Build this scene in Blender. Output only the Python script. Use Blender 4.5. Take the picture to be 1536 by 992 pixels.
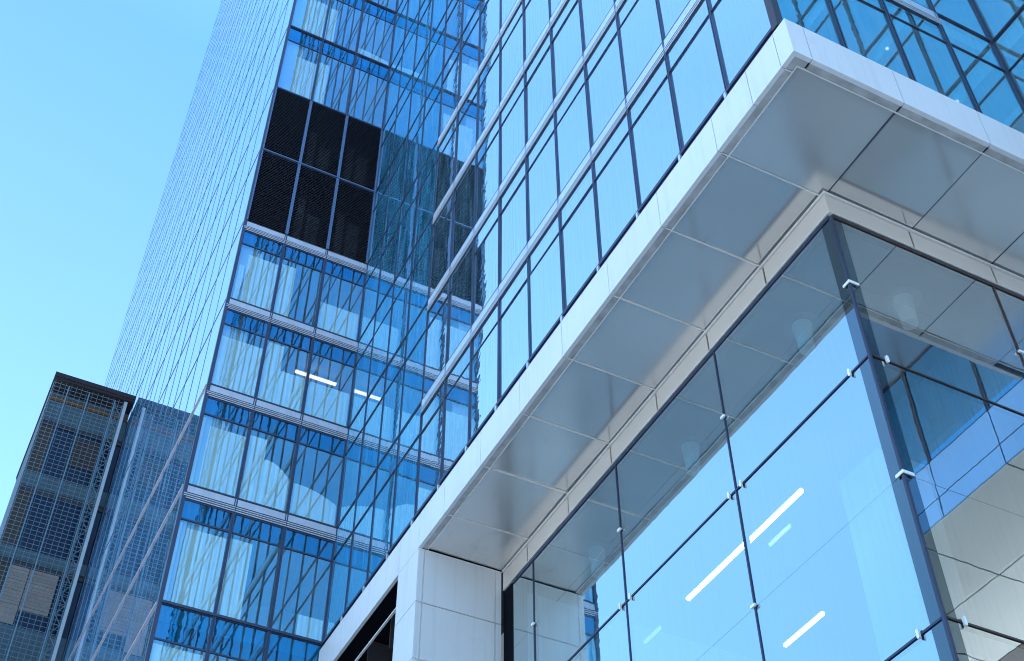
import bpy, math, random
from mathutils import Matrix, Vector

random.seed(7)
for o in list(bpy.data.objects):
    bpy.data.objects.remove(o)
scene = bpy.context.scene
C = scene.collection

# ------------------------------------------------------------------ units
# plan is drawn in modules: 1 unit = 1.8 m, z = 0 at eye height (1.6 m above the ground)
S = 1.8
EYE = 1.6
def M3(p):
    return Vector((p[0] * S, p[1] * S, EYE + p[2] * S))

# ------------------------------------------------------------------ camera
CAM_RIGHT = (0.8918922, -0.4522329, -0.0037036)
CAM_DOWN = (0.3233047, 0.6433040, -0.6939986)
CAM_FWD = (0.3162315, 0.6177746, 0.7199668)
cam_data = bpy.data.cameras.new("camera")
cam = bpy.data.objects.new("camera", cam_data)
C.objects.link(cam)
rm = Matrix((( CAM_RIGHT[0], -CAM_DOWN[0], -CAM_FWD[0]),
             ( CAM_RIGHT[1], -CAM_DOWN[1], -CAM_FWD[1]),
             ( CAM_RIGHT[2], -CAM_DOWN[2], -CAM_FWD[2])))
cam.matrix_world = Matrix.Translation((0, 0, EYE)) @ rm.to_4x4()
cam_data.sensor_width = 36.0
cam_data.sensor_fit = 'HORIZONTAL'
cam_data.lens = 36.0 * 1964.165 / 1536.0
cam_data.clip_start = 0.1
cam_data.clip_end = 6000
scene.camera = cam

# ------------------------------------------------------------------ sky and sun
SUN_EL, SUN_AZ = math.radians(75), math.radians(-8)     # azimuth measured from +X towards +Y
sdir = Vector((math.cos(SUN_EL) * math.cos(SUN_AZ), math.cos(SUN_EL) * math.sin(SUN_AZ), math.sin(SUN_EL)))
world = bpy.data.worlds.new("World")
scene.world = world
world.use_nodes = True
wn, wl = world.node_tree.nodes, world.node_tree.links
wn.clear()
sky = wn.new('ShaderNodeTexSky')
sky.sky_type = 'NISHITA'
sky.sun_disc = False
sky.sun_elevation = SUN_EL
sky.sun_rotation = math.pi / 2 - SUN_AZ
sky.air_density = 1.0
sky.dust_density = 2.6
sky.ozone_density = 1.0
tint = wn.new('ShaderNodeMix')
tint.data_type = 'RGBA'
tint.blend_type = 'MULTIPLY'
tint.inputs[0].default_value = 1.0
SKY_HIGH, SKY_LOW = (0.36, 0.58, 0.78, 1), (1.24, 1.34, 1.12, 1)
bg = wn.new('ShaderNodeBackground')
bg.inputs['Strength'].default_value = 0.12
wo = wn.new('ShaderNodeOutputWorld')
geo = wn.new('ShaderNodeTexCoord')
sep = wn.new('ShaderNodeSeparateXYZ')
wl.new(geo.outputs['Generated'], sep.inputs[0])
elev = wn.new('ShaderNodeMapRange')
elev.inputs[1].default_value = 0.83
elev.inputs[2].default_value = 0.48
wl.new(sep.outputs[2], elev.inputs[0])
side = wn.new('ShaderNodeMapRange')
side.inputs[1].default_value = 0.10
side.inputs[2].default_value = -0.75
wl.new(sep.outputs[0], side.inputs[0])
hz = wn.new('ShaderNodeMath')
hz.operation = 'MULTIPLY_ADD'
hz.inputs[1].default_value = 0.6
wl.new(side.outputs[0], hz.inputs[0])
hm = wn.new('ShaderNodeMath')
hm.operation = 'MULTIPLY'
hm.inputs[1].default_value = 1.0
wl.new(elev.outputs[0], hm.inputs[0])
wl.new(hm.outputs[0], hz.inputs[2])
hmix = wn.new('ShaderNodeMix')
hmix.data_type = 'RGBA'
hmix.inputs[6].default_value = SKY_HIGH
hmix.inputs[7].default_value = SKY_LOW
wl.new(hz.outputs[0], hmix.inputs[0])
wl.new(hmix.outputs[2], tint.inputs[7])
wl.new(sky.outputs[0], tint.inputs[6])
wl.new(tint.outputs[2], bg.inputs['Color'])
wl.new(bg.outputs[0], wo.inputs['Surface'])

sl = bpy.data.lights.new("sun", 'SUN')
sl.energy = 5.0
sl.angle = math.radians(0.53)
sl.color = (1.0, 0.96, 0.86)
so = bpy.data.objects.new("sun", sl)
so.rotation_euler = sdir.to_track_quat('Z', 'Y').to_euler()
so.location = (0, 0, 200)
C.objects.link(so)

vs = scene.view_settings
vs.view_transform = 'Standard'
vs.look = 'None'
vs.exposure = 1.55
vs.use_white_balance = True          # the photograph is balanced very cool
vs.white_balance_temperature = 4880
vs.white_balance_tint = 10
vs.gamma = 1.0
vs.use_curve_mapping = False
scene.render.engine = 'CYCLES'
cy = scene.cycles
cy.filter_width = 1.05
cy.max_bounces = 14
cy.diffuse_bounces = 4
cy.glossy_bounces = 6
cy.transmission_bounces = 6
cy.transparent_max_bounces = 24
cy.caustics_reflective = False
cy.caustics_refractive = False
cy.sample_clamp_indirect = 6.0
cy.use_denoising = True
cy.denoiser = 'OPENIMAGEDENOISE'

# ------------------------------------------------------------------ materials
MATS = {}
def mat_base(name):
    m = bpy.data.materials.new(name)
    m.use_nodes = True
    MATS[name] = m
    return m, m.node_tree.nodes, m.node_tree.links

def solid(name, col, rough=0.5, metal=0.0, spec=0.5, var=0.06, vscale=2.0, bump=0.0, bscale=20.0, streak=0.0, coat=0.0, batch=0.0, smudge=0.0):
    """Principled material with slow tonal variation, optional vertical weather streaks and fine bump."""
    m, n, l = mat_base(name)
    b = n['Principled BSDF']
    b.inputs['Roughness'].default_value = rough
    b.inputs['Metallic'].default_value = metal
    b.inputs['Specular IOR Level'].default_value = spec
    b.inputs['Coat Weight'].default_value = coat
    tc = n.new('ShaderNodeTexCoord')
    if batch > 0:
        oi = n.new('ShaderNodeObjectInfo')
        rr = n.new('ShaderNodeMapRange')
        rr.inputs[3].default_value = rough * (1 - batch)
        rr.inputs[4].default_value = rough * (1 + batch)
        l.new(oi.outputs['Random'], rr.inputs[0])
        l.new(rr.outputs[0], b.inputs['Roughness'])
    nz = n.new('ShaderNodeTexNoise')
    nz.inputs['Scale'].default_value = vscale
    nz.inputs['Detail'].default_value = 5
    l.new(tc.outputs['Object'], nz.inputs['Vector'])
    mr = n.new('ShaderNodeMapRange')
    mr.inputs[1].default_value = 0.3
    mr.inputs[2].default_value = 0.7
    mr.inputs[3].default_value = 1 - var
    mr.inputs[4].default_value = 1 + var
    l.new(nz.outputs['Fac'], mr.inputs[0])
    val = mr.outputs[0]
    if streak > 0:
        mp = n.new('ShaderNodeMapping')
        mp.inputs['Scale'].default_value = (6, 6, 0.25)
        l.new(tc.outputs['Object'], mp.inputs[0])
        n2 = n.new('ShaderNodeTexNoise')
        n2.inputs['Scale'].default_value = 1.5
        n2.inputs['Detail'].default_value = 6
        l.new(mp.outputs[0], n2.inputs['Vector'])
        m2 = n.new('ShaderNodeMapRange')
        m2.inputs[1].default_value = 0.5
        m2.inputs[2].default_value = 0.75
        m2.inputs[3].default_value = 1.0
        m2.inputs[4].default_value = 1.0 - streak
        l.new(n2.outputs['Fac'], m2.inputs[0])
        mu = n.new('ShaderNodeMath')
        mu.operation = 'MULTIPLY'
        l.new(val, mu.inputs[0])
        l.new(m2.outputs[0], mu.inputs[1])
        val = mu.outputs[0]
    if smudge > 0:
        mp2 = n.new('ShaderNodeMapping')
        mp2.inputs['Scale'].default_value = (1.0, 0.55, 1.0)
        l.new(tc.outputs['Object'], mp2.inputs[0])
        n5 = n.new('ShaderNodeTexNoise')
        n5.inputs['Scale'].default_value = 1.4
        n5.inputs['Detail'].default_value = 7
        n5.inputs['Roughness'].default_value = 0.7
        l.new(mp2.outputs[0], n5.inputs['Vector'])
        m5 = n.new('ShaderNodeMapRange')
        m5.inputs[1].default_value = 0.60
        m5.inputs[2].default_value = 0.74
        m5.inputs[3].default_value = 1.0
        m5.inputs[4].default_value = 1.0 - smudge
        l.new(n5.outputs['Fac'], m5.inputs[0])
        mu2 = n.new('ShaderNodeMath')
        mu2.operation = 'MULTIPLY'
        l.new(val, mu2.inputs[0])
        l.new(m5.outputs[0], mu2.inputs[1])
        val = mu2.outputs[0]
    mx = n.new('ShaderNodeMix')
    mx.data_type = 'RGBA'
    mx.blend_type = 'MULTIPLY'
    mx.inputs[0].default_value = 1.0
    mx.inputs[6].default_value = (*col, 1)
    cb = n.new('ShaderNodeCombineColor')
    for i in range(3):
        l.new(val, cb.inputs[i])
    l.new(cb.outputs[0], mx.inputs[7])
    l.new(mx.outputs[2], b.inputs['Base Color'])
    if bump > 0:
        n3 = n.new('ShaderNodeTexNoise')
        n3.inputs['Scale'].default_value = bscale
        n3.inputs['Detail'].default_value = 3
        l.new(tc.outputs['Object'], n3.inputs['Vector'])
        bp = n.new('ShaderNodeBump')
        bp.inputs['Strength'].default_value = 1.0
        bp.inputs['Distance'].default_value = bump
        l.new(n3.outputs['Fac'], bp.inputs['Height'])
        l.new(bp.outputs[0], b.inputs['Normal'])
    return m

def glass(name, f0, power, rtint, ttint, wave=0.0016, ripple=0.00035, dust_haze=0.03, veil_col=(0.55, 0.6, 0.65)):
    """Coated facade glass: mirror reflection that grows with the angle, tinted see-through, slightly wavy float glass."""
    m, n, l = mat_base(name)
    n.remove(n['Principled BSDF'])
    out = n['Material Output']
    tc = n.new('ShaderNodeTexCoord')
    geo = n.new('ShaderNodeNewGeometry')
    nz = n.new('ShaderNodeTexNoise')
    nz.inputs['Scale'].default_value = 0.8
    nz.inputs['Detail'].default_value = 1
    l.new(geo.outputs['Position'], nz.inputs['Vector'])
    n2 = n.new('ShaderNodeTexNoise')
    n2.inputs['Scale'].default_value = 4.5
    n2.inputs['Detail'].default_value = 1
    l.new(geo.outputs['Position'], n2.inputs['Vector'])
    b1 = n.new('ShaderNodeBump')
    b1.inputs['Distance'].default_value = wave
    l.new(nz.outputs['Fac'], b1.inputs['Height'])
    b2 = n.new('ShaderNodeBump')
    b2.inputs['Distance'].default_value = ripple
    l.new(n2.outputs['Fac'], b2.inputs['Height'])
    l.new(b1.outputs[0], b2.inputs['Normal'])
    lw = n.new('ShaderNodeLayerWeight')
    lw.inputs['Blend'].default_value = 0.5
    pw = n.new('ShaderNodeMath')
    pw.operation = 'POWER'
    pw.inputs[1].default_value = power
    l.new(lw.outputs['Facing'], pw.inputs[0])
    mr = n.new('ShaderNodeMapRange')
    mr.inputs[3].default_value = f0
    mr.inputs[4].default_value = 1.0
    l.new(pw.outputs[0], mr.inputs[0])
    gl = n.new('ShaderNodeBsdfGlossy')
    gl.inputs['Roughness'].default_value = 0.0
    gl.inputs['Color'].default_value = (*rtint, 1)
    l.new(b2.outputs[0], gl.inputs['Normal'])
    tr = n.new('ShaderNodeBsdfTransparent')
    tr.inputs['Color'].default_value = (*ttint, 1)
    mix = n.new('ShaderNodeMixShader')
    l.new(mr.outputs[0], mix.inputs[0])
    l.new(tr.outputs[0], mix.inputs[1])
    l.new(gl.outputs[0], mix.inputs[2])
    # faint rain dust in vertical runs; bluish colours paint haze over the reflections
    df = n.new('ShaderNodeBsdfDiffuse')
    df.inputs['Color'].default_value = (*veil_col, 1)
    mp = n.new('ShaderNodeMapping')
    mp.inputs['Scale'].default_value = (9, 9, 0.35)
    l.new(geo.outputs['Position'], mp.inputs[0])
    n4 = n.new('ShaderNodeTexNoise')
    n4.inputs['Scale'].default_value = 1.6
    n4.inputs['Detail'].default_value = 5
    l.new(mp.outputs[0], n4.inputs['Vector'])
    m4 = n.new('ShaderNodeMapRange')
    m4.inputs[1].default_value = 0.42
    m4.inputs[2].default_value = 0.8
    m4.inputs[3].default_value = dust_haze * 0.3
    m4.inputs[4].default_value = dust_haze * 2.6
    l.new(n4.outputs['Fac'], m4.inputs[0])
    mix2 = n.new('ShaderNodeMixShader')
    l.new(m4.outputs[0], mix2.inputs[0])
    l.new(mix.outputs[0], mix2.inputs[1])
    l.new(df.outputs[0], mix2.inputs[2])
    l.new(mix2.outputs[0], out.inputs['Surface'])
    return m

def emit(name, col, strength):
    m, n, l = mat_base(name)
    b = n['Principled BSDF']
    b.inputs['Base Color'].default_value = (*col, 1)
    b.inputs['Emission Color'].default_value = (*col, 1)
    b.inputs['Emission Strength'].default_value = strength
    return m

G_MIRROR = glass('facade_glass', 0.78, 1.3, (0.95, 1.0, 1.0), (0.30, 0.50, 0.58), dust_haze=0.09, wave=0.003, ripple=0.0007, veil_col=(0.24, 0.46, 0.66))
G_TOWER = glass('tower_glass', 0.28, 2.2, (0.36, 0.72, 1.0), (0.84, 0.98, 1.0), wave=0.0005, ripple=0.0001)
G_LOW = glass('low_wing_glass', 0.45, 2.0, (0.32, 0.66, 1.0), (0.26, 0.60, 1.0), dust_haze=0.16, veil_col=(0.06, 0.30, 0.70))
G_NEAR = glass('return_glass', 0.58, 1.4, (0.86, 0.97, 1.0), (0.30, 0.55, 0.70), wave=0.003, ripple=0.0007, dust_haze=0.20, veil_col=(0.14, 0.42, 0.72))
G_TOWER_TOP = glass('clerestory_glass', 0.30, 2.2, (0.18, 0.48, 0.84), (0.20, 0.42, 0.56), wave=0.0011)
G_FRIT = glass('fritted_edge_glass', 0.11, 2.2, (0.80, 0.94, 1.0), (0.05, 0.05, 0.06), wave=0.001, dust_haze=0.01)
G_SIDE = glass('tower_side_glass', 0.85, 1.0, (1.0, 1.0, 1.0), (0.2, 0.3, 0.4), wave=0.0006, ripple=0.0001, dust_haze=0.13, veil_col=(0.20, 0.50, 0.85))
G_WING = glass('wing_glass', 0.36, 2.0, (0.55, 0.90, 1.0), (0.62, 0.86, 0.92), dust_haze=0.05)
G_LOBBY = glass('lobby_glass', 0.54, 1.8, (0.90, 1.0, 1.0), (0.55, 0.84, 1.0), wave=0.0009, ripple=0.0002, dust_haze=0.022, veil_col=(0.30, 0.55, 0.9))
G_LOBBY_WARM = glass('lobby_warm_lit_glass', 0.54, 1.8, (1.0, 0.98, 0.93), (0.80, 0.86, 0.84), wave=0.0009, ripple=0.0002, dust_haze=0.025, veil_col=(0.50, 0.52, 0.48))  # same lobby glazing, warm light from the right soffit put into its tint
WHITE = solid('white_cladding', (0.64, 0.66, 0.68), 0.35, 0.0, 0.5, var=0.04, vscale=0.4, streak=0.08, smudge=0.06)
SOFFIT = solid('soffit_metal', (0.75, 0.73, 0.71), 0.20, 0.75, 0.5, var=0.09, vscale=0.35, bump=0.0006, bscale=1.2, batch=0.45, smudge=0.16)
BLUEP = solid('blue_spandrel_panel', (0.30, 0.52, 0.86), 0.25, 0.2, var=0.05, vscale=0.6)
SOFFITW = solid('wing_soffit_metal', (0.74, 0.75, 0.68), 0.35, 0.2, var=0.06, vscale=0.4)
SOFFIT_EDGE = solid('soffit_edge_metal', (0.40, 0.40, 0.40), 0.42, 0.2, 0.5, var=0.24, vscale=4.0, smudge=0.35)
TRIM = solid('pale_trim', (0.88, 0.86, 0.82), 0.3, 0.3)
BAND = solid('band_metal', (0.68, 0.62, 0.55), 0.32, 0.3, var=0.03, vscale=0.5)
DARK = solid('dark_joint', (0.012, 0.012, 0.016), 0.5)
FRAME = solid('dark_frame', (0.042, 0.050, 0.088), 0.38, 0.3, var=0.1)
FRAME_BROWN = solid('bronze_frame', (0.055, 0.040, 0.036), 0.35, 0.4, var=0.08)
STRIP = solid('spandrel_metal', (0.66, 0.72, 0.78), 0.25, 0.5, var=0.05, vscale=1.5)
STRIPT = solid('tower_spandrel_metal', (0.46, 0.48, 0.54), 0.4, 0.3, var=0.08, vscale=2.0, streak=0.12)
LOUVRE = solid('louvre_metal', (0.016, 0.017, 0.026), 0.45, 0.2)
LOUVRE_FRAME = solid('louvre_frame_metal', (0.10, 0.14, 0.24), 0.4, 0.3)
DUCT = solid('duct_metal', (0.075, 0.085, 0.11), 0.5, 0.3, var=0.3, vscale=1.2)
BLIND = solid('curtain_fabric', (0.86, 0.88, 0.80), 0.9, 0, 0.1, var=0.04)
SLABM = solid('slab_concrete', (0.30, 0.31, 0.32), 0.8)
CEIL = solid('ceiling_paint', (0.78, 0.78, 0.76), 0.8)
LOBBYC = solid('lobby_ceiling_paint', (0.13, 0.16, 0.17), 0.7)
CORE2 = solid('lamp_plate_paint', (0.20, 0.24, 0.25), 0.6)
LOBBYW = solid('lobby_wall_paint', (0.62, 0.64, 0.64), 0.8)
CORE = solid('core_wall_paint', (0.50, 0.55, 0.58), 0.8, var=0.1, vscale=0.3)
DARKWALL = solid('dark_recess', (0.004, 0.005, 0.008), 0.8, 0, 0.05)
LEDGE = solid('ledge_metal', (0.46, 0.40, 0.42), 0.4, 0.3)
FIN = solid('fin_metal', (0.13, 0.14, 0.24), 0.35, 0.4)
CLIP = solid('clip_metal', (0.85, 0.85, 0.84), 0.3, 0.1)
LAMPW = emit('white_lamp_tube', (1.0, 0.93, 0.88), 6.0)
LAMPF = emit('faint_lamp_tube', (1.0, 0.72, 0.62), 0.30)
LAMPO = emit('warm_lamp_tube', (1.0, 0.60, 0.34), 0.95)
LAMPI = solid('lamp_housing_metal', (0.92, 0.94, 0.92), 0.4, 0.0)
PAVE = solid('ground_paving', (0.46, 0.42, 0.36), 0.85, var=0.15, vscale=0.2)
CONC = solid('old_concrete', (0.055, 0.092, 0.125), 0.85, var=0.15, vscale=1.0, streak=0.3)
BLUEWIN = solid('old_window_glass', (0.006, 0.013, 0.040), 0.12, 0.0, 0.25, var=0.1)
BROWNWIN = solid('brown_shutter', (0.026, 0.018, 0.013), 0.7, var=0.25, vscale=3.0)
BEIGE = solid('beige_shutter', (0.22, 0.19, 0.17), 0.8, var=0.12, vscale=2.0)
OCHRE = solid('ochre_trim', (0.10, 0.05, 0.015), 0.7, var=0.2)
GALV = solid('galvanised_steel', (0.13, 0.19, 0.24), 0.45, 0.5)
POST = solid('painted_post', (0.30, 0.36, 0.42), 0.6)
ROOFM = solid('roof_edge', (0.03, 0.028, 0.032), 0.8, 0, 0.1)
TIMBER = solid('brown_panel', (0.16, 0.12, 0.095), 0.6, var=0.35, vscale=2.5)

# ------------------------------------------------------------------ mesh helpers (module units)
class MB:
    def __init__(s):
        s.v, s.f = [], []
    def quad(s, a, b, c, d):
        i = len(s.v)
        s.v += [a, b, c, d]
        s.f.append((i, i + 1, i + 2, i + 3))
        return s
    def tri(s, a, b, c):
        i = len(s.v)
        s.v += [a, b, c]
        s.f.append((i, i + 1, i + 2))
        return s
    def box(s, x0, x1, y0, y1, z0, z1):
        x0, x1 = sorted((x0, x1)); y0, y1 = sorted((y0, y1)); z0, z1 = sorted((z0, z1))
        i = len(s.v)
        s.v += [(x0, y0, z0), (x1, y0, z0), (x1, y1, z0), (x0, y1, z0), (x0, y0, z1), (x1, y0, z1), (x1, y1, z1), (x0, y1, z1)]
        for f in ((0, 3, 2, 1), (4, 5, 6, 7), (0, 1, 5, 4), (1, 2, 6, 5), (2, 3, 7, 6), (3, 0, 4, 7)):
            s.f.append(tuple(i + k for k in f))
        return s
    def bar(s, a, b, r, sides=6):
        a, b = Vector(a), Vector(b)
        d = (b - a).normalized()
        u = d.cross(Vector((0, 0, 1)) if abs(d.z) < 0.9 else Vector((1, 0, 0))).normalized()
        w = d.cross(u)
        i = len(s.v)
        for p in (a, b):
            for k in range(sides):
                t = 2 * math.pi * k / sides
                s.v.append(tuple(p + r * (math.cos(t) * u + math.sin(t) * w)))
        for k in range(sides):
            s.f.append((i + k, i + (k + 1) % sides, i + sides + (k + 1) % sides, i + sides + k))
        s.f.append(tuple(i + k for k in reversed(range(sides))))
        s.f.append(tuple(i + sides + k for k in range(sides)))
        return s
    def lathe(s, c, prof, sides=24):
        """prof: list of (radius, z offset)"""
        i = len(s.v)
        for r, z in prof:
            for k in range(sides):
                t = 2 * math.pi * k / sides
                s.v.append((c[0] + r * math.cos(t), c[1] + r * math.sin(t), c[2] + z))
        for j in range(len(prof) - 1):
            for k in range(sides):
                s.f.append((i + j * sides + k, i + j * sides + (k + 1) % sides, i + (j + 1) * sides + (k + 1) % sides, i + (j + 1) * sides + k))
        s.f.append(tuple(i + (len(prof) - 1) * sides + k for k in range(sides)))
        s.f.append(tuple(i + k for k in reversed(range(sides))))
        return s
    def build(s, name, m, parent=None, smooth=False, bevel=0.0):
        me = bpy.data.meshes.new(name)
        me.from_pydata([tuple(M3(p)) for p in s.v], [], s.f)
        me.materials.append(m)
        me.update()
        if smooth:
            for p in me.polygons:
                p.use_smooth = True
        o = bpy.data.objects.new(name, me)
        C.objects.link(o)
        if parent is not None:
            o.parent = parent
            base = parent
            off = Vector((0, 0, 0))
            while base is not None:
                off += base.location
                base = base.parent
            me.transform(Matrix.Translation(-off))
        if bevel > 0:
            bv = o.modifiers.new('bevel', 'BEVEL')
            bv.width = bevel * S
            bv.segments = 2
            bv.limit_method = 'ANGLE'
        return o

def thing(name, label, cat, loc, group=None):
    o = bpy.data.objects.new(name, None)
    C.objects.link(o)
    o.location = M3(loc)
    o['label'] = label
    o['category'] = cat
    if group:
        o['group'] = group
    return o

def tag(o, label, cat, group=None):
    o['label'] = label
    o['category'] = cat
    if group:
        o['group'] = group
    return o

GZ = -EYE / S     # ground level in module units

class Plane:
    """A facade plane: o + u*U + (depth)*N, N points outdoors."""
    def __init__(s, o, U, N):
        s.o, s.U, s.N = Vector(o), Vector(U), Vector(N)
    def p(s, u, z, d=0.0):
        q = s.o + u * s.U + d * s.N
        return (q.x, q.y, z)
    def box(s, mb, u0, u1, z0, z1, d0, d1):
        a = s.p(u0, z0, d0)
        b = s.p(u1, z1, d1)
        mb.box(a[0], b[0], a[1], b[1], z0, z1)
    def pane(s, mb, u0, u1, z0, z1, d, tilt=0.0):
        t = [random.uniform(-tilt, tilt) for _ in range(3)]
        mb.quad(s.p(u0, z0, d + t[0]), s.p(u1, z0, d + t[0] + t[1]), s.p(u1, z1, d + t[1] + t[2]), s.p(u0, z1, d + t[2]))

def visible_size(p):
    v = M3(p) - Vector((0, 0, EYE))
    z = v.dot(Vector(CAM_FWD))
    if z <= 0:
        return 0
    x = v.dot(Vector(CAM_RIGHT)) / z
    y = v.dot(Vector(CAM_DOWN)) / z
    k = 1.0 if abs(x) < 0.42 and abs(y) < 0.28 else 0.05
    return k / z

def window(pl, parent, u0, u1, z0, z1, zt, g, rim=0.014, tilt=0.003, bar=0.007, name='window', gtop=None):
    """One bay: dark rim + transom (the part), its glass (a sub-part)."""
    f = MB()
    for a, b, c, d in ((u0, u0 + rim, z0, z1), (u1 - rim, u1, z0, z1), (u0 + rim, u1 - rim, z0, z0 + rim), (u0 + rim, u1 - rim, z1 - rim, z1)):
        pl.box(f, a, b, c, d, -0.024, -0.0005)
    if zt:
        pl.box(f, u0 + rim, u1 - rim, zt - bar, zt + bar, -0.024, 0.002)
    fo = f.build(name, FRAME, parent)
    p = MB()
    if zt:
        pl.pane(p, u0 + rim * .8, u1 - rim * .8, z0 + rim * .8, zt - bar * .8, -0.012, tilt)
        q = MB() if gtop else p
        pl.pane(q, u0 + rim * .8, u1 - rim * .8, zt + bar * .8, z1 - rim * .8, -0.012, tilt * .6)
        if gtop:
            q.build('clerestory_pane', gtop, fo)
    else:
        pl.pane(p, u0 + rim * .8, u1 - rim * .8, z0 + rim * .8, z1 - rim * .8, -0.012, tilt)
    p.build('pane', g, fo)
    return fo

def window_mass(pl, parent, cells, g, rim=0.014, tilt=0.003, bar=0.007):
    """The windows beyond the hundred that show largest: one frame part, one glass part."""
    if not cells:
        return
    f, p = MB(), MB()
    for u0, u1, z0, z1, zt in cells:
        for a, b, c, d in ((u0, u0 + rim, z0, z1), (u1 - rim, u1, z0, z1), (u0 + rim, u1 - rim, z0, z0 + rim), (u0 + rim, u1 - rim, z1 - rim, z1)):
            pl.box(f, a, b, c, d, -0.024, -0.0005)
        if zt:
            pl.box(f, u0 + rim, u1 - rim, zt - bar, zt + bar, -0.024, 0.002)
            pl.pane(p, u0 + rim * .8, u1 - rim * .8, z0 + rim * .8, zt - bar * .8, -0.012, tilt)
            pl.pane(p, u0 + rim * .8, u1 - rim * .8, zt + bar * .8, z1 - rim * .8, -0.012, tilt * .6)
        else:
            pl.pane(p, u0 + rim * .8, u1 - rim * .8, z0 + rim * .8, z1 - rim * .8, -0.012, tilt)
    fo = f.build('window', FRAME, parent)
    fo['kind'] = 'stuff'
    po = p.build('pane', g, fo)

def mullion(pl, parent, u, z0, z1, w=0.036, d=0.008, name='mullion', m=None):
    """Twin-fin mullion: two dark fins with an open groove between them."""
    b = MB()
    t = w * 0.36
    pl.box(b, u - w / 2, u - w / 2 + t, z0, z1, -0.022, d)
    pl.box(b, u + w / 2 - t, u + w / 2, z0, z1, -0.022, d)
    pl.box(b, u - w / 2 + t, u + w / 2 - t, z0, z1, -0.022, d - 0.014)
    return b.build(name, m or FRAME, parent)

def spandrel(pl, parent, u0, u1, step, zb, zt, mat=None):
    """Pale metal strip at a floor edge: a flat plate per bay and three thin fins below it."""
    b = MB()
    h = zt - zb
    n = max(1, round((u1 - u0) / step))
    for k in range(n):
        a, c = u0 + k * step + 0.006, u0 + (k + 1) * step - 0.006
        pl.box(b, a, c, zb + h * 0.46, zt - h * 0.10, -0.05, 0.007)
        for j in range(3):
            q = zb + h * (0.04 + 0.130 * j)
            pl.box(b, a, c, q, q + h * 0.062, -0.05, 0.012 + 0.003 * j)
    o = b.build('spandrel_strip', mat or STRIP, parent)
    k = MB()
    pl.box(k, u0, u1, zb, zt, -0.06, 0.004)
    k.build('shadow_gap', DARK, o)
    return o

MOD = 0.827
XL = 5.109          # long facade glass plane
YR = 4.557          # right facade glass plane
YT = 16.145         # tower front glass plane
XT = 2.628          # tower side glass plane
XW = 8.417          # wing facade glass plane
H = 10.0            # canopy soffit
STRIPS = [12.83, 14.95, 17.05, 19.20]     # top of each pale strip
SH = 0.28
THIN = [21.45, 23.65, 26.15, 28.60]
ztop = 28.60
while ztop < 50:
    ztop += 2.45
    THIN.append(round(ztop, 3))
ROOF_BLOCK = THIN[-1]
# rows: (bottom, top, transom)
def tall_rows():
    out, p_ = [], 10.70
    for t in STRIPS + THIN:
        out.append((p_ + 0.01, t - 0.012, t - 0.62))
        p_ = t
    return out
ROWS = [(10.70, 12.55, 12.18)]
for a, b in zip(STRIPS, STRIPS[1:]):
    ROWS.append((a, b - SH, b - SH - 0.37))
prev = STRIPS[-1]
for t in THIN:
    ROWS.append((prev + 0.01, t - 0.012, t - 0.5))
    prev = t

# ------------------------------------------------------------------ ground
g = MB()
g.quad((-900, -900, GZ), (900, -900, GZ), (900, 900, GZ), (-900, 900, GZ))
go = g.build('ground', PAVE)
go['kind'] = 'structure'

# ================================================================== OFFICE BLOCK
block = thing('office_block', 'glass office block on the right with white canopy over its recessed glass lobby', 'building', (7.0, 9.0, GZ))
PL = Plane((XL, 0, 0), (0, 1, 0), (-1, 0, 0))
PR = Plane((0, YR, 0), (1, 0, 0), (0, -1, 0))
YS = [4.567 + MOD * k for k in range(15)]
XS = [XL + MOD * k for k in range(5)]
cells = []
TALL = tall_rows()
for k in range(14):
    for r in (ROWS if k < 10 else TALL):
        cells.append((visible_size((XL, YS[k] + .4, (r[0] + r[1]) / 2)), PL, YS[k], YS[k + 1], r))
for k in range(4):
    for r in (ROWS if k < 3 else TALL):
        cells.append((visible_size((XS[k] + .4, YR, (r[0] + r[1]) / 2)), PR, XS[k], XS[k + 1], r))
cells.sort(key=lambda c: -c[0])
for s_, pl, a, b, r in cells[:98]:
    window(pl, block, a, b, r[0], r[1], r[2], (G_MIRROR if a < YS[10] - .1 else G_NEAR) if pl is PL else G_WING)
window_mass(PL, block, [(a, b, r[0], r[1], r[2]) for s_, pl, a, b, r in cells[98:] if pl is PL], G_MIRROR)
window_mass(PR, block, [(a, b, r[0], r[1], r[2]) for s_, pl, a, b, r in cells[98:] if pl is PR], G_WING)
for k in range(1, 14):
    mullion(PL, block, YS[k], 10.62, ROOF_BLOCK, w=0.034 if k < 10 else 0.016, d=0.007 if k < 10 else 0.003)
for k in range(1, 4):
    mullion(PR, block, XS[k], 10.62, ROOF_BLOCK, w=0.05)
mullion(PR, block, XS[4] - 0.02, 10.62, ROOF_BLOCK, w=0.04, name='corner_mullion')
cm = MB()
cm.box(XL - 0.035, XL + 0.05, YR - 0.035, YR + 0.05, 10.62, ROOF_BLOCK)
cm.build('corner_mullion', FRAME_BROWN, block)
for t in STRIPS:
    spandrel(PL, block, YS[0], YS[10] - .018, MOD - .0018, t - SH, t)
    spandrel(PR, block, XS[0] + .03, XS[3], MOD, t - SH, t)
    b = MB()
    PL.box(b, YS[10], YS[14], t - 0.007, t + 0.006, -0.02, 0.003)
    b.build('transom', FRAME, block)
    b = MB()
    PR.box(b, XS[3] + .03, XS[4], t - 0.013, t + 0.010, -0.03, 0.006)
    b.build('transom', FRAME, block)
for t in THIN:
    b = MB()
    PL.box(b, YS[0], YS[14], t - 0.007, t + 0.006, -0.02, 0.003)
    PR.box(b, XS[0], XS[4], t - 0.010, t + 0.008, -0.03, 0.005)
    b.build('transom', FRAME, block)
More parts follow.
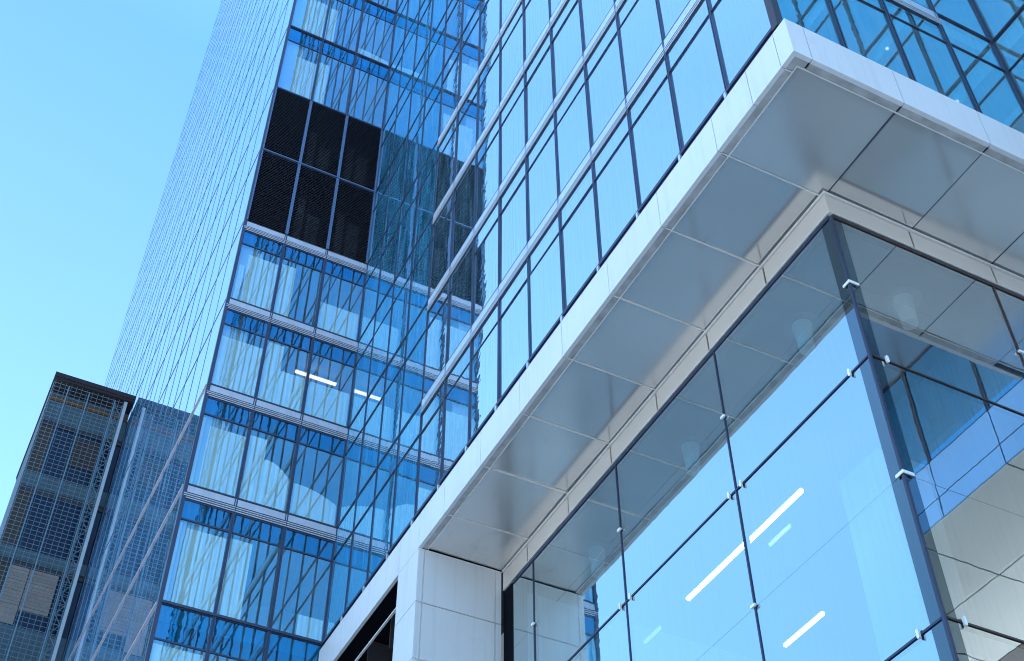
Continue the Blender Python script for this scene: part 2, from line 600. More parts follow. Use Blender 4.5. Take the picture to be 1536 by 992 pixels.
window(PR, block, XS[4] + .01, 9.73, 10.71, 11.45, None, G_WING)
# facade foot: dark gutter between the glass and the canopy
b = MB()
PL.box(b, YS[0] - 0.02, YS[14], 10.55, 10.64, -0.06, 0.012)
PL.box(b, YS[0] - 0.03, YS[14], 10.655, 10.70, -0.06, 0.03)
PR.box(b, XS[0] - 0.01, XS[4], 10.55, 10.64, -0.06, 0.012)
PR.box(b, XS[0] - 0.02, XS[4], 10.655, 10.70, -0.06, 0.03)
b.build('facade_sill', FRAME, block)
for k in range(1, 14):
    b = MB()
    PL.box(b, YS[k] - .016, YS[k] + .016, 10.575, 10.665, 0.0125, 0.040)
    b.build('sill_bracket', STRIP, block)
# floors, core and roof behind the glass
for t in STRIPS + THIN[:-1]:
    b = MB()
    b.box(XL + 0.07, 13.8, YR + 0.07, YT - 0.02, t - 0.26, t - 0.02)
    b.build('floor_slab', CEIL, block)
b = MB()
b.box(7.6, 14.2, 7.6, YT - 0.03, 10.8, ROOF_BLOCK - 0.3)
b.build('core', CORE, block)
b = MB()
b.box(XL + .02, 14.4, YR + .02, YT + 6, ROOF_BLOCK - 0.02, ROOF_BLOCK + 0.5)
b.box(10.0, 14.4, YT, YT + 6, GZ, ROOF_BLOCK - 0.03)
b.build('roof', CONC, block)
b = MB()
b.box(XL + .06, 14.0, YR + .06, YT - 0.02, 10.30, 10.60)
b.build('floor_slab', CEIL, block)

# ---- canopy -------------------------------------------------------
CX, CY, CT = 5.059, 4.413, 10.545
JY = [4.413, 4.604, 5.045, 5.633, 6.65, 7.665, 8.685, 9.70, 10.72, 11.75, 12.50, 13.14, 14.2, 15.2, 16.12]
JX = [5.059, 5.262, 6.282, 7.30, 8.32, 9.34, 9.735]
g_ = 0.004
for a, b_ in zip(JY, JY[1:]):
    m = MB()
    m.box(CX, CX + 0.045, a + (0.0 if a == JY[0] else g_), b_ - g_, H, CT)
    m.build('fascia_panel', WHITE, block)
for a, b_ in zip(JX, JX[1:]):
    m = MB()
    m.box(a + (0.046 if a == JX[0] else g_), b_ - g_, CY, CY + 0.045, H, CT)
    m.build('fascia_panel', WHITE, block)
m = MB()     # solid canopy body, dark in the joints
m.box(CX + 0.012, 6.9, CY + 0.012, YT - 0.01, H + 0.03, CT - 0.012)
m.box(6.9, 9.73, CY + 0.012, 7.0, H + 0.03, CT - 0.012)
m.build('canopy_core', DARK, block)
m = MB()
m.box(CX + 0.002, XL + 0.0, CY + 0.002, YT - 0.012, CT - 0.01, CT + 0.002)
m.box(XL, XW - .01, CY + 0.002, YR + 0.0, CT - 0.0105, CT + 0.0015)
m.build('canopy_cap', STRIP, block)
# soffit: narrow border strip, main panels, pale trims in the joints
BX, BY = 5.19, 4.542
JYS = [5.633 + 1.0165 * k for k in range(7)] + [12.50]
gz = 0.016
def soffit_panel(x0, x1, y0, y1, m=None, nm='soffit_panel'):
    b = MB()
    b.box(x0, x1, y0, y1, H, H + 0.025)
    if m is None:
        tx, ty = random.uniform(-.010, .010), random.uniform(-.010, .010)
        b.v = [(x, y, z + .010 + tx * (x - (x0 + x1) / 2) / max(x1 - x0, .3) + ty * (y - (y0 + y1) / 2) / max(y1 - y0, .3)) for x, y, z in b.v]
    return b.build(nm, m or SOFFIT, block)
prev = 4.604
for y in JYS:
    soffit_panel(CX + .046, BX - gz, prev + gz * (prev > 4.7) * 0.8, y - gz * .8, SOFFIT_EDGE, 'soffit_border')
    prev = y
prev = 5.262
for x in (6.282, 7.30, 8.32, 9.34):
    soffit_panel(prev + gz * .8, x - gz * .8, CY + .046, BY - gz, SOFFIT_EDGE, 'soffit_border')
    prev = x
b = MB()     # mitred corner piece of the border
i = len(b.v)
b.quad((CX + .046, CY + .046, H), (CX + .046, 4.604 - gz * .8, H), (BX - gz, 4.604 - gz * .8, H), (BX - gz, BY - gz, H))
b.quad((CX + .046, CY + .046, H + .0005), (BX - gz, BY - gz, H + .0005), (5.262 - gz * .8, BY - gz, H + .0005), (5.262 - gz * .8, CY + .046, H + .0005))
b.build('soffit_border', SOFFIT_EDGE, block)
soffit_panel(BX, 6.282 - .006, BY, 5.633 - gz * .7)
prev = 5.633
for y in JYS[1:]:
    soffit_panel(BX, 6.30, prev + gz * .7, y - gz * .7)
    prev = y
for a, b_ in ((6.282, 7.30), (7.30, 8.32), (8.32, 9.34), (9.34, 9.735)):
    soffit_panel(a + .006, b_ - .006, BY, 5.64)
b = MB()
t = 0.0055
b.box(BX - gz / 2 - t, BX - gz / 2 + t, BY - gz / 2, 12.48, H - .004, H + .02)
b.box(BX - gz / 2, 9.73, BY - gz / 2 - t, BY - gz / 2 + t, H - .0035, H + .02)
for y in JYS[:-1]:
    b.box(CX + .046, 6.25, y - t, y + t, H - .003, H + .02)
b.box(CX + .046, BX - gz, 4.604 - t, 4.604 + t, H - .003, H + .02)
b.build('joint_trim', TRIM, block)
for x in (6.282, 7.30, 8.32, 9.34):
    b = MB()
    b.box(x - .002, x + .002, CY + .05, 5.60, H + .004, H + .02)
    b.build('joint_trim', FRAME, block)

# ---- far leg of the canopy frame ---------------------------------
LY0, LY1 = 12.50, 13.14
zs = [H, 9.205, 8.41, 7.615, 6.82, 6.02, 5.2, 4.4, 3.6, 2.8, 2.0, 1.2, 0.4, GZ]
for a, b_ in zip(zs, zs[1:]):
    m = MB()
    m.box(CX, CX + .04, LY0 + .0, LY1, b_ + .005, a - .005)
    m.build('leg_panel', WHITE, block)
    m = MB()
    for x0, x1 in ((CX + .041, 5.143 - .006), (5.143 + .006, 6.14 - .006), (6.14 + .006, 6.225)):
        m.box(x0, x1, LY0, LY0 + .04, b_ + .008, a - .010)
    m.build('leg_panel', WHITE, block)
m = MB()
m.box(CX + .012, 6.232, LY0 + .014, LY1 - .004, GZ, H - .002)
m.build('leg_core', DARK, block)
m = MB()
for x in (5.143, 6.14):
    m.box(x - .002, x + .002, LY0 - .002, LY0 + .02, 3.0, H - .012)
for z in zs[1:8]:
    m.box(CX + .03, 6.22, LY0 - .003, LY0 + .02, z - .0025, z + .0025)
m.box(CX + .01, 6.23, LY0 - .006, LY0 + .02, H - .014, H - .006)
m.build('joint_trim', TRIM, block)
# dark open recess beyond the leg
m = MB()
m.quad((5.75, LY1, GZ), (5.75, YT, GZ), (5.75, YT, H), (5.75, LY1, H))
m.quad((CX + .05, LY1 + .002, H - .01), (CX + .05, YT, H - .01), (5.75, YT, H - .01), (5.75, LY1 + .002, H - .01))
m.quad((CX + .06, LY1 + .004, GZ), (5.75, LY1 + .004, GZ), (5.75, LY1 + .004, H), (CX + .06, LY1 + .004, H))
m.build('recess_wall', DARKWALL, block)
m = MB()
m.box(5.20, 5.23, LY1 + .006, YT, 9.745, 9.765)
m.build('recess_rail', TRIM, block)
for k in range(3):
    m = MB()
    m.box(5.30, 5.74, 13.9 + .8 * k, 13.93 + .8 * k, 9.4, 9.98)
    m.build('recess_rib', ROOFM, block)

# ---- lobby --------------------------------------------------------
GX, GY = 6.238, 5.579
BZ0, BZ1 = 9.705, 9.962
LYS = [5.579, 6.62, 7.665, 8.70, 9.71, 10.735, 11.80, 12.49]
LXS = [6.238, 7.26, 8.30, 9.34, 9.73]
for a, b_ in zip(LYS, LYS[1:]):
    m = MB()
    m.box(GX, GX + .05, a + (.0 if a == LYS[0] else .012), b_ - .012, BZ0, BZ1)
    m.build('lobby_band', BAND, block)
for a, b_ in zip(LXS, LXS[1:]):
    if a > 9.2: break
    m = MB()
    m.box(a + (.051 if a == LXS[0] else .012), min(b_ - .012, 9.73), GY, GY + .05, BZ0, BZ1)
    m.build('lobby_band', BAND, block)
m = MB()
m.box(GX - .022, GX + .03, GY - .022, 12.47, BZ1 + .012, BZ1 + .026)
m.box(GX + .03, 9.73, GY - .022, GY + .03, BZ1 + .012, BZ1 + .026)
m.box(GX - .006, GX + .04, GY - .006, 12.47, BZ0 - .008, BZ0 - .001)
m.box(GX + .04, 9.73, GY - .006, GY + .04, BZ0 - .008, BZ0 - .001)
m.build('band_trim', TRIM, block)
m = MB()
m.box(GX + .012, GX + .10, GY + .012, 12.495, BZ0 - .002, H - .001)
m.box(GX + .10, 9.73, GY + .012, GY + .10, BZ0 - .002, H - .0015)
m.build('band_core', DARK, block)
# frame
PGL = Plane((GX, 0, 0), (0, 1, 0), (-1, 0, 0))
PGR = Plane((0, GY, 0), (1, 0, 0), (0, -1, 0))
ML = [7.60, 9.635, 11.66]
MRX = [8.22, 10.2, 12.2]
XV_ = 9.75
TZ = [7.795, 5.20, 2.60, 0.05]
for y in ML:
    m = MB()
    PGL.box(m, y - .024, y + .024, GZ, 9.62, -.050, -.016)
    PGL.box(m, y - .008, y + .008, GZ, 9.625, -.016, .003)
    m.build('lobby_mullion', FRAME, block)
for x in MRX:
    m = MB()
    zt_ = 9.625 if x < XV_ else 9.19
    PGR.box(m, x - .030, x + .030, GZ, zt_ - .005, -.050, -.016)
    PGR.box(m, x - .010, x + .010, GZ, zt_, -.016, .003)
    m.build('lobby_mullion', FRAME_BROWN, block)
m = MB()
m.box(GX + .026, GX + .15, GY + .026, GY + .15, GZ, 9.64)
m.build('lobby_corner_post', FRAME_BROWN, block)
m = MB()
m.box(GX - .003, GX + .024, GY - .003, GY + .024, GZ, 9.642)
m.build('corner_joint', FRAME, block)
for k, z in enumerate(TZ + [9.655]):
    m = MB()
    h2 = .012 if k < 4 else .034
    PGL.box(m, GY + .152, 12.2, z - h2 * 1.9, z + h2 * 1.9, -.051, -.017)
    PGL.box(m, GY + .031, 12.2, z - h2 * .75, z + h2 * .75, -.0165, .0025)
    m.build('lobby_transom', FRAME, block)
    m = MB()
    PGR.box(m, GX + .152, 9.73 if z > 9 else 13.4, z - h2 * 1.9, z + h2 * 1.9, -.0515, -.017)
    PGR.box(m, GX + .031, 9.73 if z > 9 else 13.4, z - h2 * .75, z + h2 * .75, -.0165, .0025)
    m.build('lobby_transom', FRAME_BROWN, block)
m = MB()
PGL.box(m, 12.2, 12.495, GZ, 9.70, -.2, -.02)
m.build('lobby_end_panel', DARKWALL, block)
cols_l = [GY + .142] + ML + [12.21]
cols_r = [GX + .118] + MRX + [13.4]
rows = [(7.81, 8.70), (8.704, 9.62), (6.50, 7.78), (5.215, 6.496), (3.9, 5.185), (2.615, 3.896), (0.065, 2.585), (GZ, 0.035)]
for a, b_ in zip(cols_l, cols_l[1:]):
    for z0, z1 in rows:
        m = MB()
        PGL.pane(m, a + .01, b_ - .01, z0, z1, -.008, .0012)
        m.build('lobby_pane', G_LOBBY, block)
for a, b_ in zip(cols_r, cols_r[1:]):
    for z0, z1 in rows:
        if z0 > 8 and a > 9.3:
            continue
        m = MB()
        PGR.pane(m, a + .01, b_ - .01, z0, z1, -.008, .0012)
        m.build('lobby_pane', G_LOBBY_WARM, block)
for z0, z1 in rows:
    m = MB()
    PGL.pane(m, GY + .031, GY + .150, z0, z1, -.008, .0004)
    m.build('edge_pane', G_FRIT, block)
    m = MB()
    PGR.pane(m, GX + .031, GX + .126, z0, z1, -.008, .0004)
    m.build('edge_pane', G_FRIT, block)
# pale clips on mullions and transoms
def clip(pl, u, z, vertical, name='glass_clip'):
    m = MB()
    w, h = (.036, .02) if vertical else (.018, .034)
    ca = []
    for k in range(12):
        t_ = 2 * math.pi * k / 12
        cx, cz = math.cos(t_), math.sin(t_)
        if vertical:
            uu, zz = u + cx * .012 + (.022 if cx > 0 else -.022), z + cz * .016
        else:
            uu, zz = u + cx * .014, z + cz * .014 + (.026 if cz > 0 else -.026)
        ca.append((uu, zz))
    i = len(m.v)
    for d in (.004, .024):
        for uu, zz in ca:
            m.v.append(pl.p(uu, zz, d))
    m.f.append(tuple(i + 12 + k for k in range(12)))
    for k in range(12):
        m.f.append((i + k, i + (k + 1) % 12, i + 12 + (k + 1) % 12, i + 12 + k))
    return m.build(name, CLIP, block)
for y in ML:
    for z in (8.715, 6.505):
        clip(PGL, y, z, True)
    for z in (7.795, 5.20):
        clip(PGL, y - .105, z, False)
        clip(PGL, y + .095, z, False)
for z in (7.795, 5.20):
    clip(PGL, GY + .26, z, False)
    clip(PGR, GX + .175, z, False)
    clip(PGR, 8.12, z, False)
clip(PGR, 8.22, 8.70, True)
clip(PGR, 8.22, 6.505, True)
for z in (8.70, 6.503):
    m = MB()
    for pl, a, b_ in ((PGL, GY - .012, GY + .075), (PGR, GX - .020, GX + .10)):
        pl.box(m, a, b_, z - .016, z + .016, .0045 if pl is PGL else .005, .018 if pl is PGL else .020)
    m.build('corner_clip', CLIP, block, bevel=.006)
# lobby interior
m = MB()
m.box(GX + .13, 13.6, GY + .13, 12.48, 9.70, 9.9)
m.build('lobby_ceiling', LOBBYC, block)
m = MB()
m.box(GX + .06, 13.6, 12.36, 12.47, GZ, 9.69)
m.box(11.6, 13.6, GY + 1.6, 12.3, GZ, 9.69)
m.build('lobby_back_wall', LOBBYW, block)
m = MB()
m.box(8.75, 9.45, 8.1, 8.8, GZ, 9.69)
m.build('lobby_pier', CORE, block)
m = MB()
m.box(GX + .06, 13.6, GY + .06, 12.4, GZ, GZ + .02)
m.build('lobby_floor', SLABM, block)

# ================================================================== WING ON THE RIGHT
wing = thing('office_wing', 'blue glass wing that projects towards the viewer at the top right corner', 'building', (11, -2, GZ))
PW = Plane((XW, 0, 0), (0, -1, 0), (-1, 0, 0))      # u = -y
US = [-YR + MOD * k for k in range(25)]
WROWS = [(11.50, 12.818, 12.21)] + TALL[1:]
wc = []
for k in range(24):
    for r in WROWS:
        u = US[k]
        wc.append((abs(u + 4.5) + abs(r[0] - 9) * .8, u, US[k + 1], r))
wc.sort(key=lambda c: c[0])
for s_, a, b_, r in wc[:96]:
    window(PW, wing, a, b_, r[0], r[1], r[2], G_WING)
window_mass(PW, wing, [(a, b_, r[0], r[1], r[2]) for s_, a, b_, r in wc[96:]], G_WING)
for k in range(1, 25):
    mullion(PW, wing, US[k], 11.49, ROOF_BLOCK, w=0.048)
for t in STRIPS + [11.495]:
    b = MB()
    PW.box(b, US[0] + .045, US[24], t - 0.016, t + 0.010, -0.03, 0.010)
    b.build('transom', FRAME, wing)
for t in THIN:
    b = MB()
    PW.box(b, US[0] + .045, US[24], t - 0.010, t + 0.008, -0.03, 0.005)
    b.build('transom', FRAME, wing)
XV = 9.75          # lower wall of the wing, set back under the upper storeys
PV = Plane((XV, 0, 0), (0, -1, 0), (-1, 0, 0))
us = [-5.50] + [-4.92 + 1.02 * k for k in range(20)]
for a, c in zip(us, us[1:]):
    b = MB()
    PV.box(b, a + .008, c - .008, 9.21, 9.462, -.05, .012)
    PV.box(b, a + .008, c - .008, 9.478, 9.97, -.05, .012)
    b.build('fascia_panel', BLUEP, wing)
    window(PV, wing, a, c, 9.985, 11.45, None, G_LOW, name='plain_window')
    mullion(PV, wing, c, 9.98, 11.455, w=.045)
b = MB()
PV.box(b, us[0] + .002, us[-1], 9.216, 9.98, -.06, -.004)
b.build('fascia_core', DARK, wing)
b = MB()
b.box(XW + .002, XV + .3, -15.3, YR - .012, 11.46, 11.485)
b.build('underside', SOFFIT, wing)
for t in [11.755] + STRIPS + THIN[:-1]:
    b = MB()
    b.box(XW + .07, 15.0, -15.2, YR - .03, t - .26 if t > 10.8 else 10.56, t - .02)
    b.build('floor_slab', CEIL, wing)
b = MB()
b.box(11.0, 15.2, -15.3, YR - .03, 10.56, ROOF_BLOCK)
b.build('core', CORE, wing)
b = MB()
b.box(XW + .02, 15.3, -15.32, -15.22, 10.56, ROOF_BLOCK)
b.box(XW + .02, 15.3, -15.3, YR - .02, ROOF_BLOCK, ROOF_BLOCK + .4)
b.build('roof', CONC, wing)
for i in range(4):
    for j in range(12):
        x0, y1 = XV + 1.3 * i, 5.50 - 1.6 * j
        b = MB()
        b.box(x0 + .012, x0 + 1.3 - .012, y1 - 1.6 + .012, y1 - .012, 9.20, 9.222)
        b.build('soffit_panel', TIMBER if i in (2,) else SOFFITW, wing)
b = MB()
b.box(13.7, 13.9, -15.3, 12.5, GZ, 7.0)  # unseen wall added to hold back bounce from the sunlit ground
b.build('bounce_block_wall', CORE, wing)
b = MB()
b.box(XV + .01, XV + 5.2, -15.3, 5.50, 9.235, 9.8)
b.build('soffit_core', DARK, wing)

# ================================================================== TOWER
tower = thing('glass_tower', 'tall glass tower with dark louvre panels left of the long mirrored facade', 'tower', (4.0, 22.0, GZ))
PT = Plane((0, YT, 0), (1, 0, 0), (0, -1, 0))
PS = Plane((XT, 0, 0), (0, 1, 0), (-1, 0, 0))
XC = [2.628, 3.455, 4.282, 5.109]
TROWS = [(6.45, 8.56, 8.0), (8.57, 10.68, 10.1), (10.71, 12.55, 12.18)] + ROWS[1:4] + [(23.68, 26.14, 25.6), (26.16, 28.59, 28.05), (28.61, 31.04, 30.5), (31.06, 33.49, 32.95)]
TOP = 68.0
def curtain(pl, parent, fo, u0, u1, z0, z1, d=-0.05, arc=None):
    m = MB()
    n = 18
    pts = []
    for k in range(n + 1):
        f = k / n
        u = u0 + (u1 - u0) * f
        w = 0.004 * math.sin(f * (u1 - u0) * 70 + u0 * 9)
        zz = z1 if arc is None else z1 - arc * ((f - 0.1) ** 2)
        pts.append((u, w, zz))
    for a, b_ in zip(pts, pts[1:]):
        m.quad(pl.p(a[0], z0, d + a[1]), pl.p(b_[0], z0, d + b_[1]), pl.p(b_[0], b_[2], d + b_[1]), pl.p(a[0], a[2], d + a[1]))
    return m.build('curtain', BLIND, fo, smooth=True)
BL = {   # (row, column): list of (from, to, bottom, top, arc) as shares of the bay
    (0, 0): [(.05, .95, 0, .85, None)], (0, 1): [(.05, .95, 0, .85, None)],
    (1, 0): [(.08, .95, 0, .70, None)], (1, 1): [(.04, .95, 0, .62, None)], (1, 2): [(.05, .5, 0, .3, None)],
    (2, 0): [(.22, .97, 0, .74, None), (.05, .13, 0, .78, None)], (2, 1): [(.03, .46, 0, .76, None)], (2, 2): [(.5, .97, .0, .22, None)],
    (3, 0): [(.24, .97, 0, .70, None), (.05, .14, 0, .78, None)], (3, 1): [(.03, .40, 0, .74, None), (.40, .97, 0, .52, .34)], (3, 2): [(.03, .97, 0, .36, .25)],
    (4, 0): [(.04, .97, 0, .66, None)], (4, 1): [(.03, .42, 0, .78, None), (.42, .97, 0, .46, None)], (4, 2): [(.03, .97, 0, .45, None)],
    (5, 0): [(.28, .97, 0, .70, None), (.12, .24, 0, .52, None)], (5, 1): [(.03, .38, 0, .74, None)], (5, 2): [(.03, .97, 0, .40, None)],
    (6, 0): [(.40, .97, 0, .60, None)], (6, 1): [(.03, .33, 0, .66, None)],
    (7, 0): [(.40, .97, 0, .64, None)], (7, 1): [(.03, .30, 0, .62, None)], (7, 2): [(.03, .97, 0, .14, .12)],
}
for ri, r in enumerate(TROWS):
    for k in range(3):
        fo = window(PT, tower, XC[k] + (.03 if k == 0 else 0), XC[k + 1], r[0], r[1], r[2], G_TOWER, rim=.020, bar=.013, gtop=G_TOWER_TOP)
        for f0, f1, a, b_, arc in BL.get((ri, k), []):
            w, h = XC[k + 1] - XC[k], r[1] - r[0]
            curtain(PT, tower, fo, XC[k] + w * f0, XC[k] + w * f1, r[0] + .01 + h * a, r[0] + h * b_, arc=arc)
for k in (1, 2):
    mullion(PT, tower, XC[k], GZ, 19.2, w=.052)
    mullion(PT, tower, XC[k], 23.66, 33.5, w=.042)
    mullion(PT, tower, XC[k], 19.22, 23.64, w=.06, m=LOUVRE_FRAME)
b = MB()
b.box(XT - .004, XT + .055, YT - .012, YT + .05, GZ, TOP)
b.build('corner_post', FRAME, tower)
for t in STRIPS:
    spandrel(PT, tower, XC[0] + .01, XC[3], MOD, t - SH, t, STRIPT)
for t in (8.565, 10.69, 23.665, 26.15, 28.60, 31.05, 33.5):
    b = MB()
    PT.box(b, XC[0] + .03, XC[3], t - .018, t + .018, -.05, .024)
    b.build('transom', FRAME, tower)
b = MB()
PT.box(b, XC[0] + .03, XC[3], 21.43, 21.46, -.05, .03)
b.build('transom', LOUVRE_FRAME, tower)
for k in range(3):
    for z0, z1 in ((19.21, 21.43), (21.46, 23.645)):
        a, c = XC[k] + (.06 if k == 0 else .03), XC[k + 1] - .03
        m = MB()
        n = 46
        for j in range(n):
            z = z0 + .03 + (z1 - z0 - .06) * j / (n - 1)
            p0, p1 = PT.p(a, z, .012), PT.p(c, z, .012)
            q0, q1 = PT.p(a, z + .028, -.035), PT.p(c, z + .028, -.035)
            m.quad(p0, p1, q1, q0)
            m.quad(PT.p(a, z - .006, .012), PT.p(c, z - .006, .012), p1, p0)
        lp = m.build('louvre_panel', LOUVRE, tower)
        m = MB()
        PT.box(m, a - .03, a, z0, z1, -.05, .02)
        PT.box(m, c, c + .03, z0, z1, -.05, .02)
        m.build('louvre_frame', LOUVRE_FRAME, lp)
        m = MB()
        PT.box(m, a - .03, c + .03, z0, z1, -.10, -.062)
        m.build('louvre_back', DARK, lp)
        if k > 0:
            m = MB()
            w_ = c - a
            PT.box(m, a + w_ * .12, a + w_ * .32, z0 + .05, z0 + 1.25, -.061, -.050)
            PT.box(m, a + w_ * .42, a + w_ * .74, z0 + .05, z0 + (.85 if k == 1 else 1.05), -.061, -.045)
            m.build('duct', DUCT, lp)
# plain upper storeys of the front, above the picture
z = 33.5
while z < TOP - 1:
    z1 = min(z + 2.45, TOP)
    m = MB()
    for k in range(3):
        PT.pane(m, XC[k] + .02, XC[k + 1] - .02, z + .02, z1 - .02, -.012, .003)
    o = m.build('upper_glazing', G_TOWER, tower)
    m = MB()
    PT.box(m, XC[0] + .055, XC[3], z1 - .02, z1 + .02, -.05, .02)
    for k in range(3):
        PT.box(m, XC[k + 1] - .03, XC[k + 1] + .03, z, z1 - .021, -.05, .02)
    m.build('upper_frame', FRAME, o)
    z = z1
# rooms behind the front
for t in [8.55, 10.69] + STRIPS + [23.66, 26.15, 28.6, 31.05]:
    b = MB()
    b.box(XT + .07, XL + 4.0, YT + .07, YT + 3.2, t - .26, t - .02)
    b.build('floor_slab', CEIL, tower)
b = MB()
b.box(XT + .9, XL + 4, YT + 2.2, YT + 3.0, GZ, TOP - .2)
b.build('core', CORE, tower)
# side facade
YEND = YT + MOD * 28
SROWS = []
z = 2.2
lv = [2.2, 4.3, 6.45, 8.565, 10.69] + STRIPS + [21.45, 23.665, 26.15, 28.6]
while lv[-1] < TOP - 2:
    lv.append(lv[-1] + 2.45)
lv.append(TOP)
sc = []
for k in range(28):
    for a, b_ in zip(lv, lv[1:]):
        sc.append((visible_size((XT, YT + MOD * (k + .5), (a + b_) / 2)) / (1 + .05 * k), YT + MOD * k, YT + MOD * (k + 1), a, b_))
sc.sort(key=lambda c: -c[0])
for s_, a, b_, z0, z1 in sc[:98]:
    m = MB()
    PS.pane(m, a + .006, b_ - .006, z0 + .006, z1 - .006, 0, .001)
    m.build('side_pane', G_SIDE, tower)
m = MB()
for s_, a, b_, z0, z1 in sc[98:]:
    PS.pane(m, a + .006, b_ - .006, z0 + .006, z1 - .006, 0, .001)
o = m.build('side_pane', G_SIDE, tower)
o['kind'] = 'stuff'
for k in range(1, 29):
    m = MB()
    y = YT + MOD * k
    PS.box(m, y - .007, y + .007, 2.2, TOP, -.03, .006)
    m.build('side_fin', FIN, tower)
for i, z in enumerate(lv):
    m = MB()
    t_ = .035 if z < 16 else .012
    PS.box(m, YT + .06, YEND, z - t_ / 2, z + t_ / 2, -.03, .020 if z < 16 else .008)
    m.build('side_ledge', LEDGE if z < 16 else FIN, tower)
m = MB()
m.box(XT + .04, XT + .5, YT + .1, YEND - .05, GZ, TOP - .02)
m.box(XT + .04, 9.0, YEND - .06, YEND, GZ, TOP - .02)
m.box(XT + .02, 9.0, YT + .02, YEND, TOP, TOP + .3)
m.build('side_backing', CORE, tower)

# ================================================================== SCREENED BUILDING
old = thing('screened_building', 'older concrete building behind a steel mesh screen at the left edge', 'building', (1.6, 28.0, GZ))
YSC, YW = 26.45, 26.95
X0, X1 = 0.56, 2.60
b = MB()
b.box(X0, X1, YW, YW + 4, GZ, 23.03)
b.build('wall', CONC, old)
b = MB()
b.box(X0 - .01, X1, YSC - .02, YW + 4, 23.03, 23.10)
b.box(X0 - .03, X1, YSC - .05, YW + 4.02, 23.10, 23.23)
b.build('roof', ROOFM, old)
b = MB()
b.box(X0 + .02, X1 - .02, YW - .06, YW - .001, 22.72, 22.86)
b.build('ochre_band', OCHRE, old)
for zt_, zb in ((22.66, 22.04), (20.36, 19.93), (18.20, 17.90), (16.22, 15.32), (14.1, 13.4)):
    b = MB()
    b.box(X0 + .02, X1, YW - .10, YW - .002, zb, zt_)
    b.build('spandrel', CONC, old)
for zb, zt_ in ((20.38, 22.02), (18.22, 19.91), (16.24, 17.88), (14.12, 15.30), (12.0, 13.38)):
    for a, c in ((.95, 1.45), (1.47, 2.12), (2.14, 2.59)):
        m = MB()
        m.box(a, c, YW - .03, YW - .003, zb, zt_ - .12)
        m.build('window', BLUEWIN, old)
    m = MB()
    m.box(X0 + .05, .93, YW - .032, YW - .004, zb, zt_ - .1)
    m.build('side_shutter', BROWNWIN, old)
    m = MB()
    m.box(X0 + .02, X1, YW - .06, YW - .0035, zt_ - .11, zt_ - .005)
    m.build('lintel', DARK, old)
m = MB()
for k in range(14):
    m.box(1.49, 2.10, YW - .05, YW - .031, 20.88 + k * .064, 20.93 + k * .064)
m.build('brown_shutter', BROWNWIN, old)
m = MB()
for k in range(12):
    z = 16.68 + k * .09
    m.box(.96 if z > 16.7 else .96, 1.40, YW - .05, YW - .031, z - .4 * (k < 1) , z + .082)
    m.box(1.42, 2.06, YW - .052, YW - .0315, z, z + .082)
m.build('beige_shutter', BEIGE, old)
# mesh screen
m = MB()
z = 22.92
while z > 9.5:
    m.bar((X0 + .02, YSC, z), (2.36, YSC, z), .0075, 4)
    z -= .1235
x = X0 + .04
k = 0
while x < 2.35:
    m.bar((x, YSC - .012, 9.5), (x, YSC - .012, 22.98), .0055, 4)
    x += .1345
for x in (.95, 1.465, 2.12):
    m.bar((x, YSC - .03, 9.5), (x, YSC - .03, 22.9), .017, 6)
yy = YSC
z = 22.92
while z > 9.5:
    m.bar((X0 + .01, YSC, z), (X0 + .01, YW, z), .0075, 4)
    z -= .1235
for yy in (YSC + .12, YSC + .25, YSC + .38):
    m.bar((X0 + .005, yy, 9.5), (X0 + .005, yy, 22.98), .0055, 4)
m.build('mesh_screen', GALV, old)
m = MB()
m.box(2.355, 2.43, YSC - .04, YSC + .03, GZ, 22.95)
m.build('screen_post', POST, old)
m = MB()
z = 22.8
s_ = 0
while z > 9.6:
    a, c = (2.16, 2.34) if s_ % 2 == 0 else (2.34, 2.16)
    m.bar((a, YSC + .06, z), (c, YSC + .06, z - .26), .011, 5)
    m.bar((2.16, YSC + .06, z), (2.34, YSC + .06, z), .008, 5)
    z -= .26
    s_ += 1
m.bar((2.16, YSC + .06, 9.5), (2.16, YSC + .06, 22.9), .013, 5)
m.bar((2.33, YSC + .06, 9.5), (2.33, YSC + .06, 22.9), .010, 5)
m.build('truss', GALV, old)

# ================================================================== LAMPS SEEN THROUGH THE GLASS
def tube_lamp(label, a, b_, w, mm, group, cat='lamp'):
    t_ = thing('linear_lamp', label, cat, ((a[0] + b_[0]) / 2, (a[1] + b_[1]) / 2, a[2]), group)
    m = MB()
    if abs(a[0] - b_[0]) > abs(a[1] - b_[1]):
        m.box(a[0], b_[0], a[1] - w / 2, a[1] + w / 2, a[2], a[2] + .03)
    else:
        m.box(a[0] - w / 2, a[0] + w / 2, a[1], b_[1], a[2], a[2] + .03)
    m.build('diffuser', mm, t_)
    m = MB()
    if abs(a[0] - b_[0]) > abs(a[1] - b_[1]):
        m.box(a[0] - .01, b_[0] + .01, a[1] - w * .6, a[1] + w * .6, a[2] + .031, a[2] + .05)
    else:
        m.box(a[0] - w * .6, a[0] + w * .6, min(a[1], b_[1]) - .01, max(a[1], b_[1]) + .01, a[2] + .031, a[2] + .05)
    m.build('housing', LAMPI, t_)
    return t_
GL = 'linear lamps inside the lobby'
tube_lamp('long lit white lamp left of the second lobby mullion from the corner', (7.85, 9.56, 9.0), (7.85, 10.77, 9.0), .046, LAMPW, GL)
tube_lamp('lit white lamp just right of the mullion, upper one in the middle lobby pane', (7.86, 8.47, 9.0), (7.86, 9.54, 9.0), .046, LAMPW, GL)
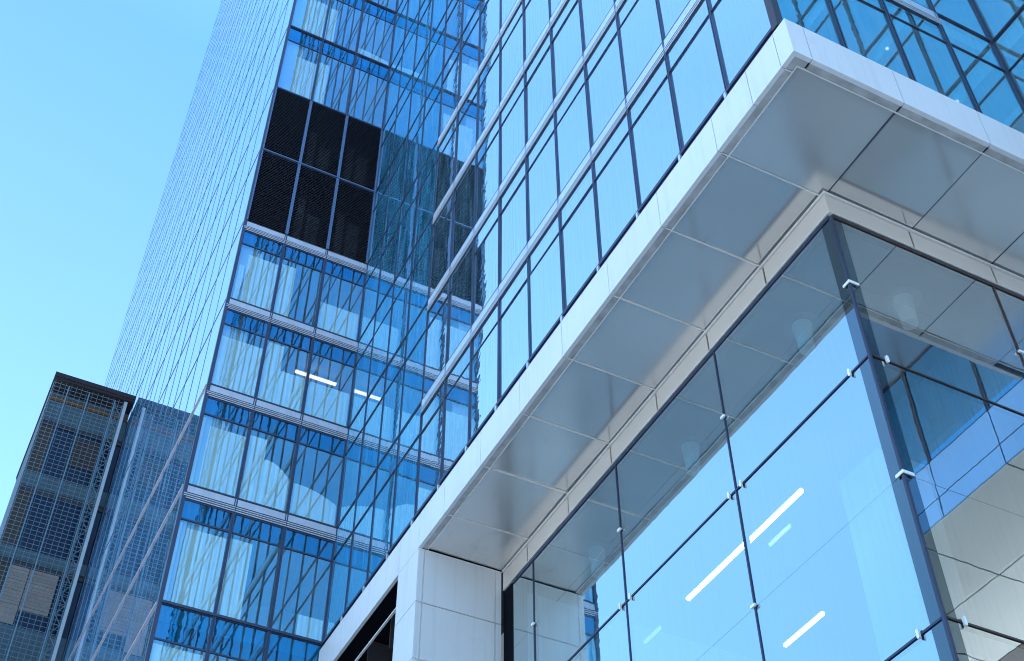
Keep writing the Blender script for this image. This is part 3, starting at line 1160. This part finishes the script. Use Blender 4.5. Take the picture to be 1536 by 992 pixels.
tube_lamp('lit white lamp lowest in the lobby pane beside the corner', (9.47, 10.28, 9.0), (9.47, 11.08, 9.0), .046, LAMPW, GL)
tube_lamp('short faint lamp low in the lobby glass left of the long lamp', (7.87, 11.43, 9.0), (7.87, 11.80, 9.0), .03, LAMPF, GL)
tube_lamp('short thin lamp just below the upper lit lamp in the lobby', (8.12, 9.05, 9.0), (8.12, 9.45, 9.0), .02, LAMPF, GL)
GT = 'linear lamps inside the tower'
tube_lamp('orange lit ceiling lamp behind the middle tower window under the louvres', (4.27, 17.02, 16.68), (5.06, 17.02, 16.68), .055, LAMPO, GT)
tube_lamp('orange lit lamp seen where the tower meets the mirrored facade', (5.45, 17.02, 16.68), (6.1, 17.02, 16.68), .04, LAMPO, GT)
def downlight(label, x, y):
    t_ = thing('downlight', label, 'ceiling lamp', (x, y, 9.5), 'round downlights on the lobby ceiling')
    m = MB()
    m.lathe((x, y, 9.40), [(.080, -.06), (.085, .1), (.11, .31)], 24)
    m.build('lamp_body', LAMPI, t_, smooth=False)
    m = MB()
    m.lathe((x, y, 9.672), [(.19, .012), (.19, .024)], 32)
    m.build('ceiling_plate', CORE2, t_)
downlight('round downlight nearest the lobby corner on the long side', 6.88, 6.92)
downlight('middle round downlight along the long lobby side', 6.87, 9.04)
downlight('round downlight farthest from the lobby corner near the white leg', 6.88, 11.19)
downlight('round downlight behind the short right side of the lobby', 7.58, 6.17)

def spot(label, x, y, z):
    t_ = thing('lamp_glint', label, 'lamp', (x, y, z), 'small lamp reflections in the right facade')  # glowing boxes stand in for the wing's lamps reflected in this glass
    m = MB()
    m.box(x - .016, x + .016, y - .010, y + .012, z - .02, z)
    m.build('diffuser', LAMPO, t_)
    m = MB()
    m.box(x - .02, x + .02, y - .014, y + .016, z + .001, z + .03)
    m.build('housing', LAMPI, t_)
spot('small lamp reflection low in the glass above the canopy, nearer the canopy corner', 7.11, 4.95, 12.30)
spot('small lamp reflection touching the canopy top edge at the far right', 7.93, 4.95, 11.84)
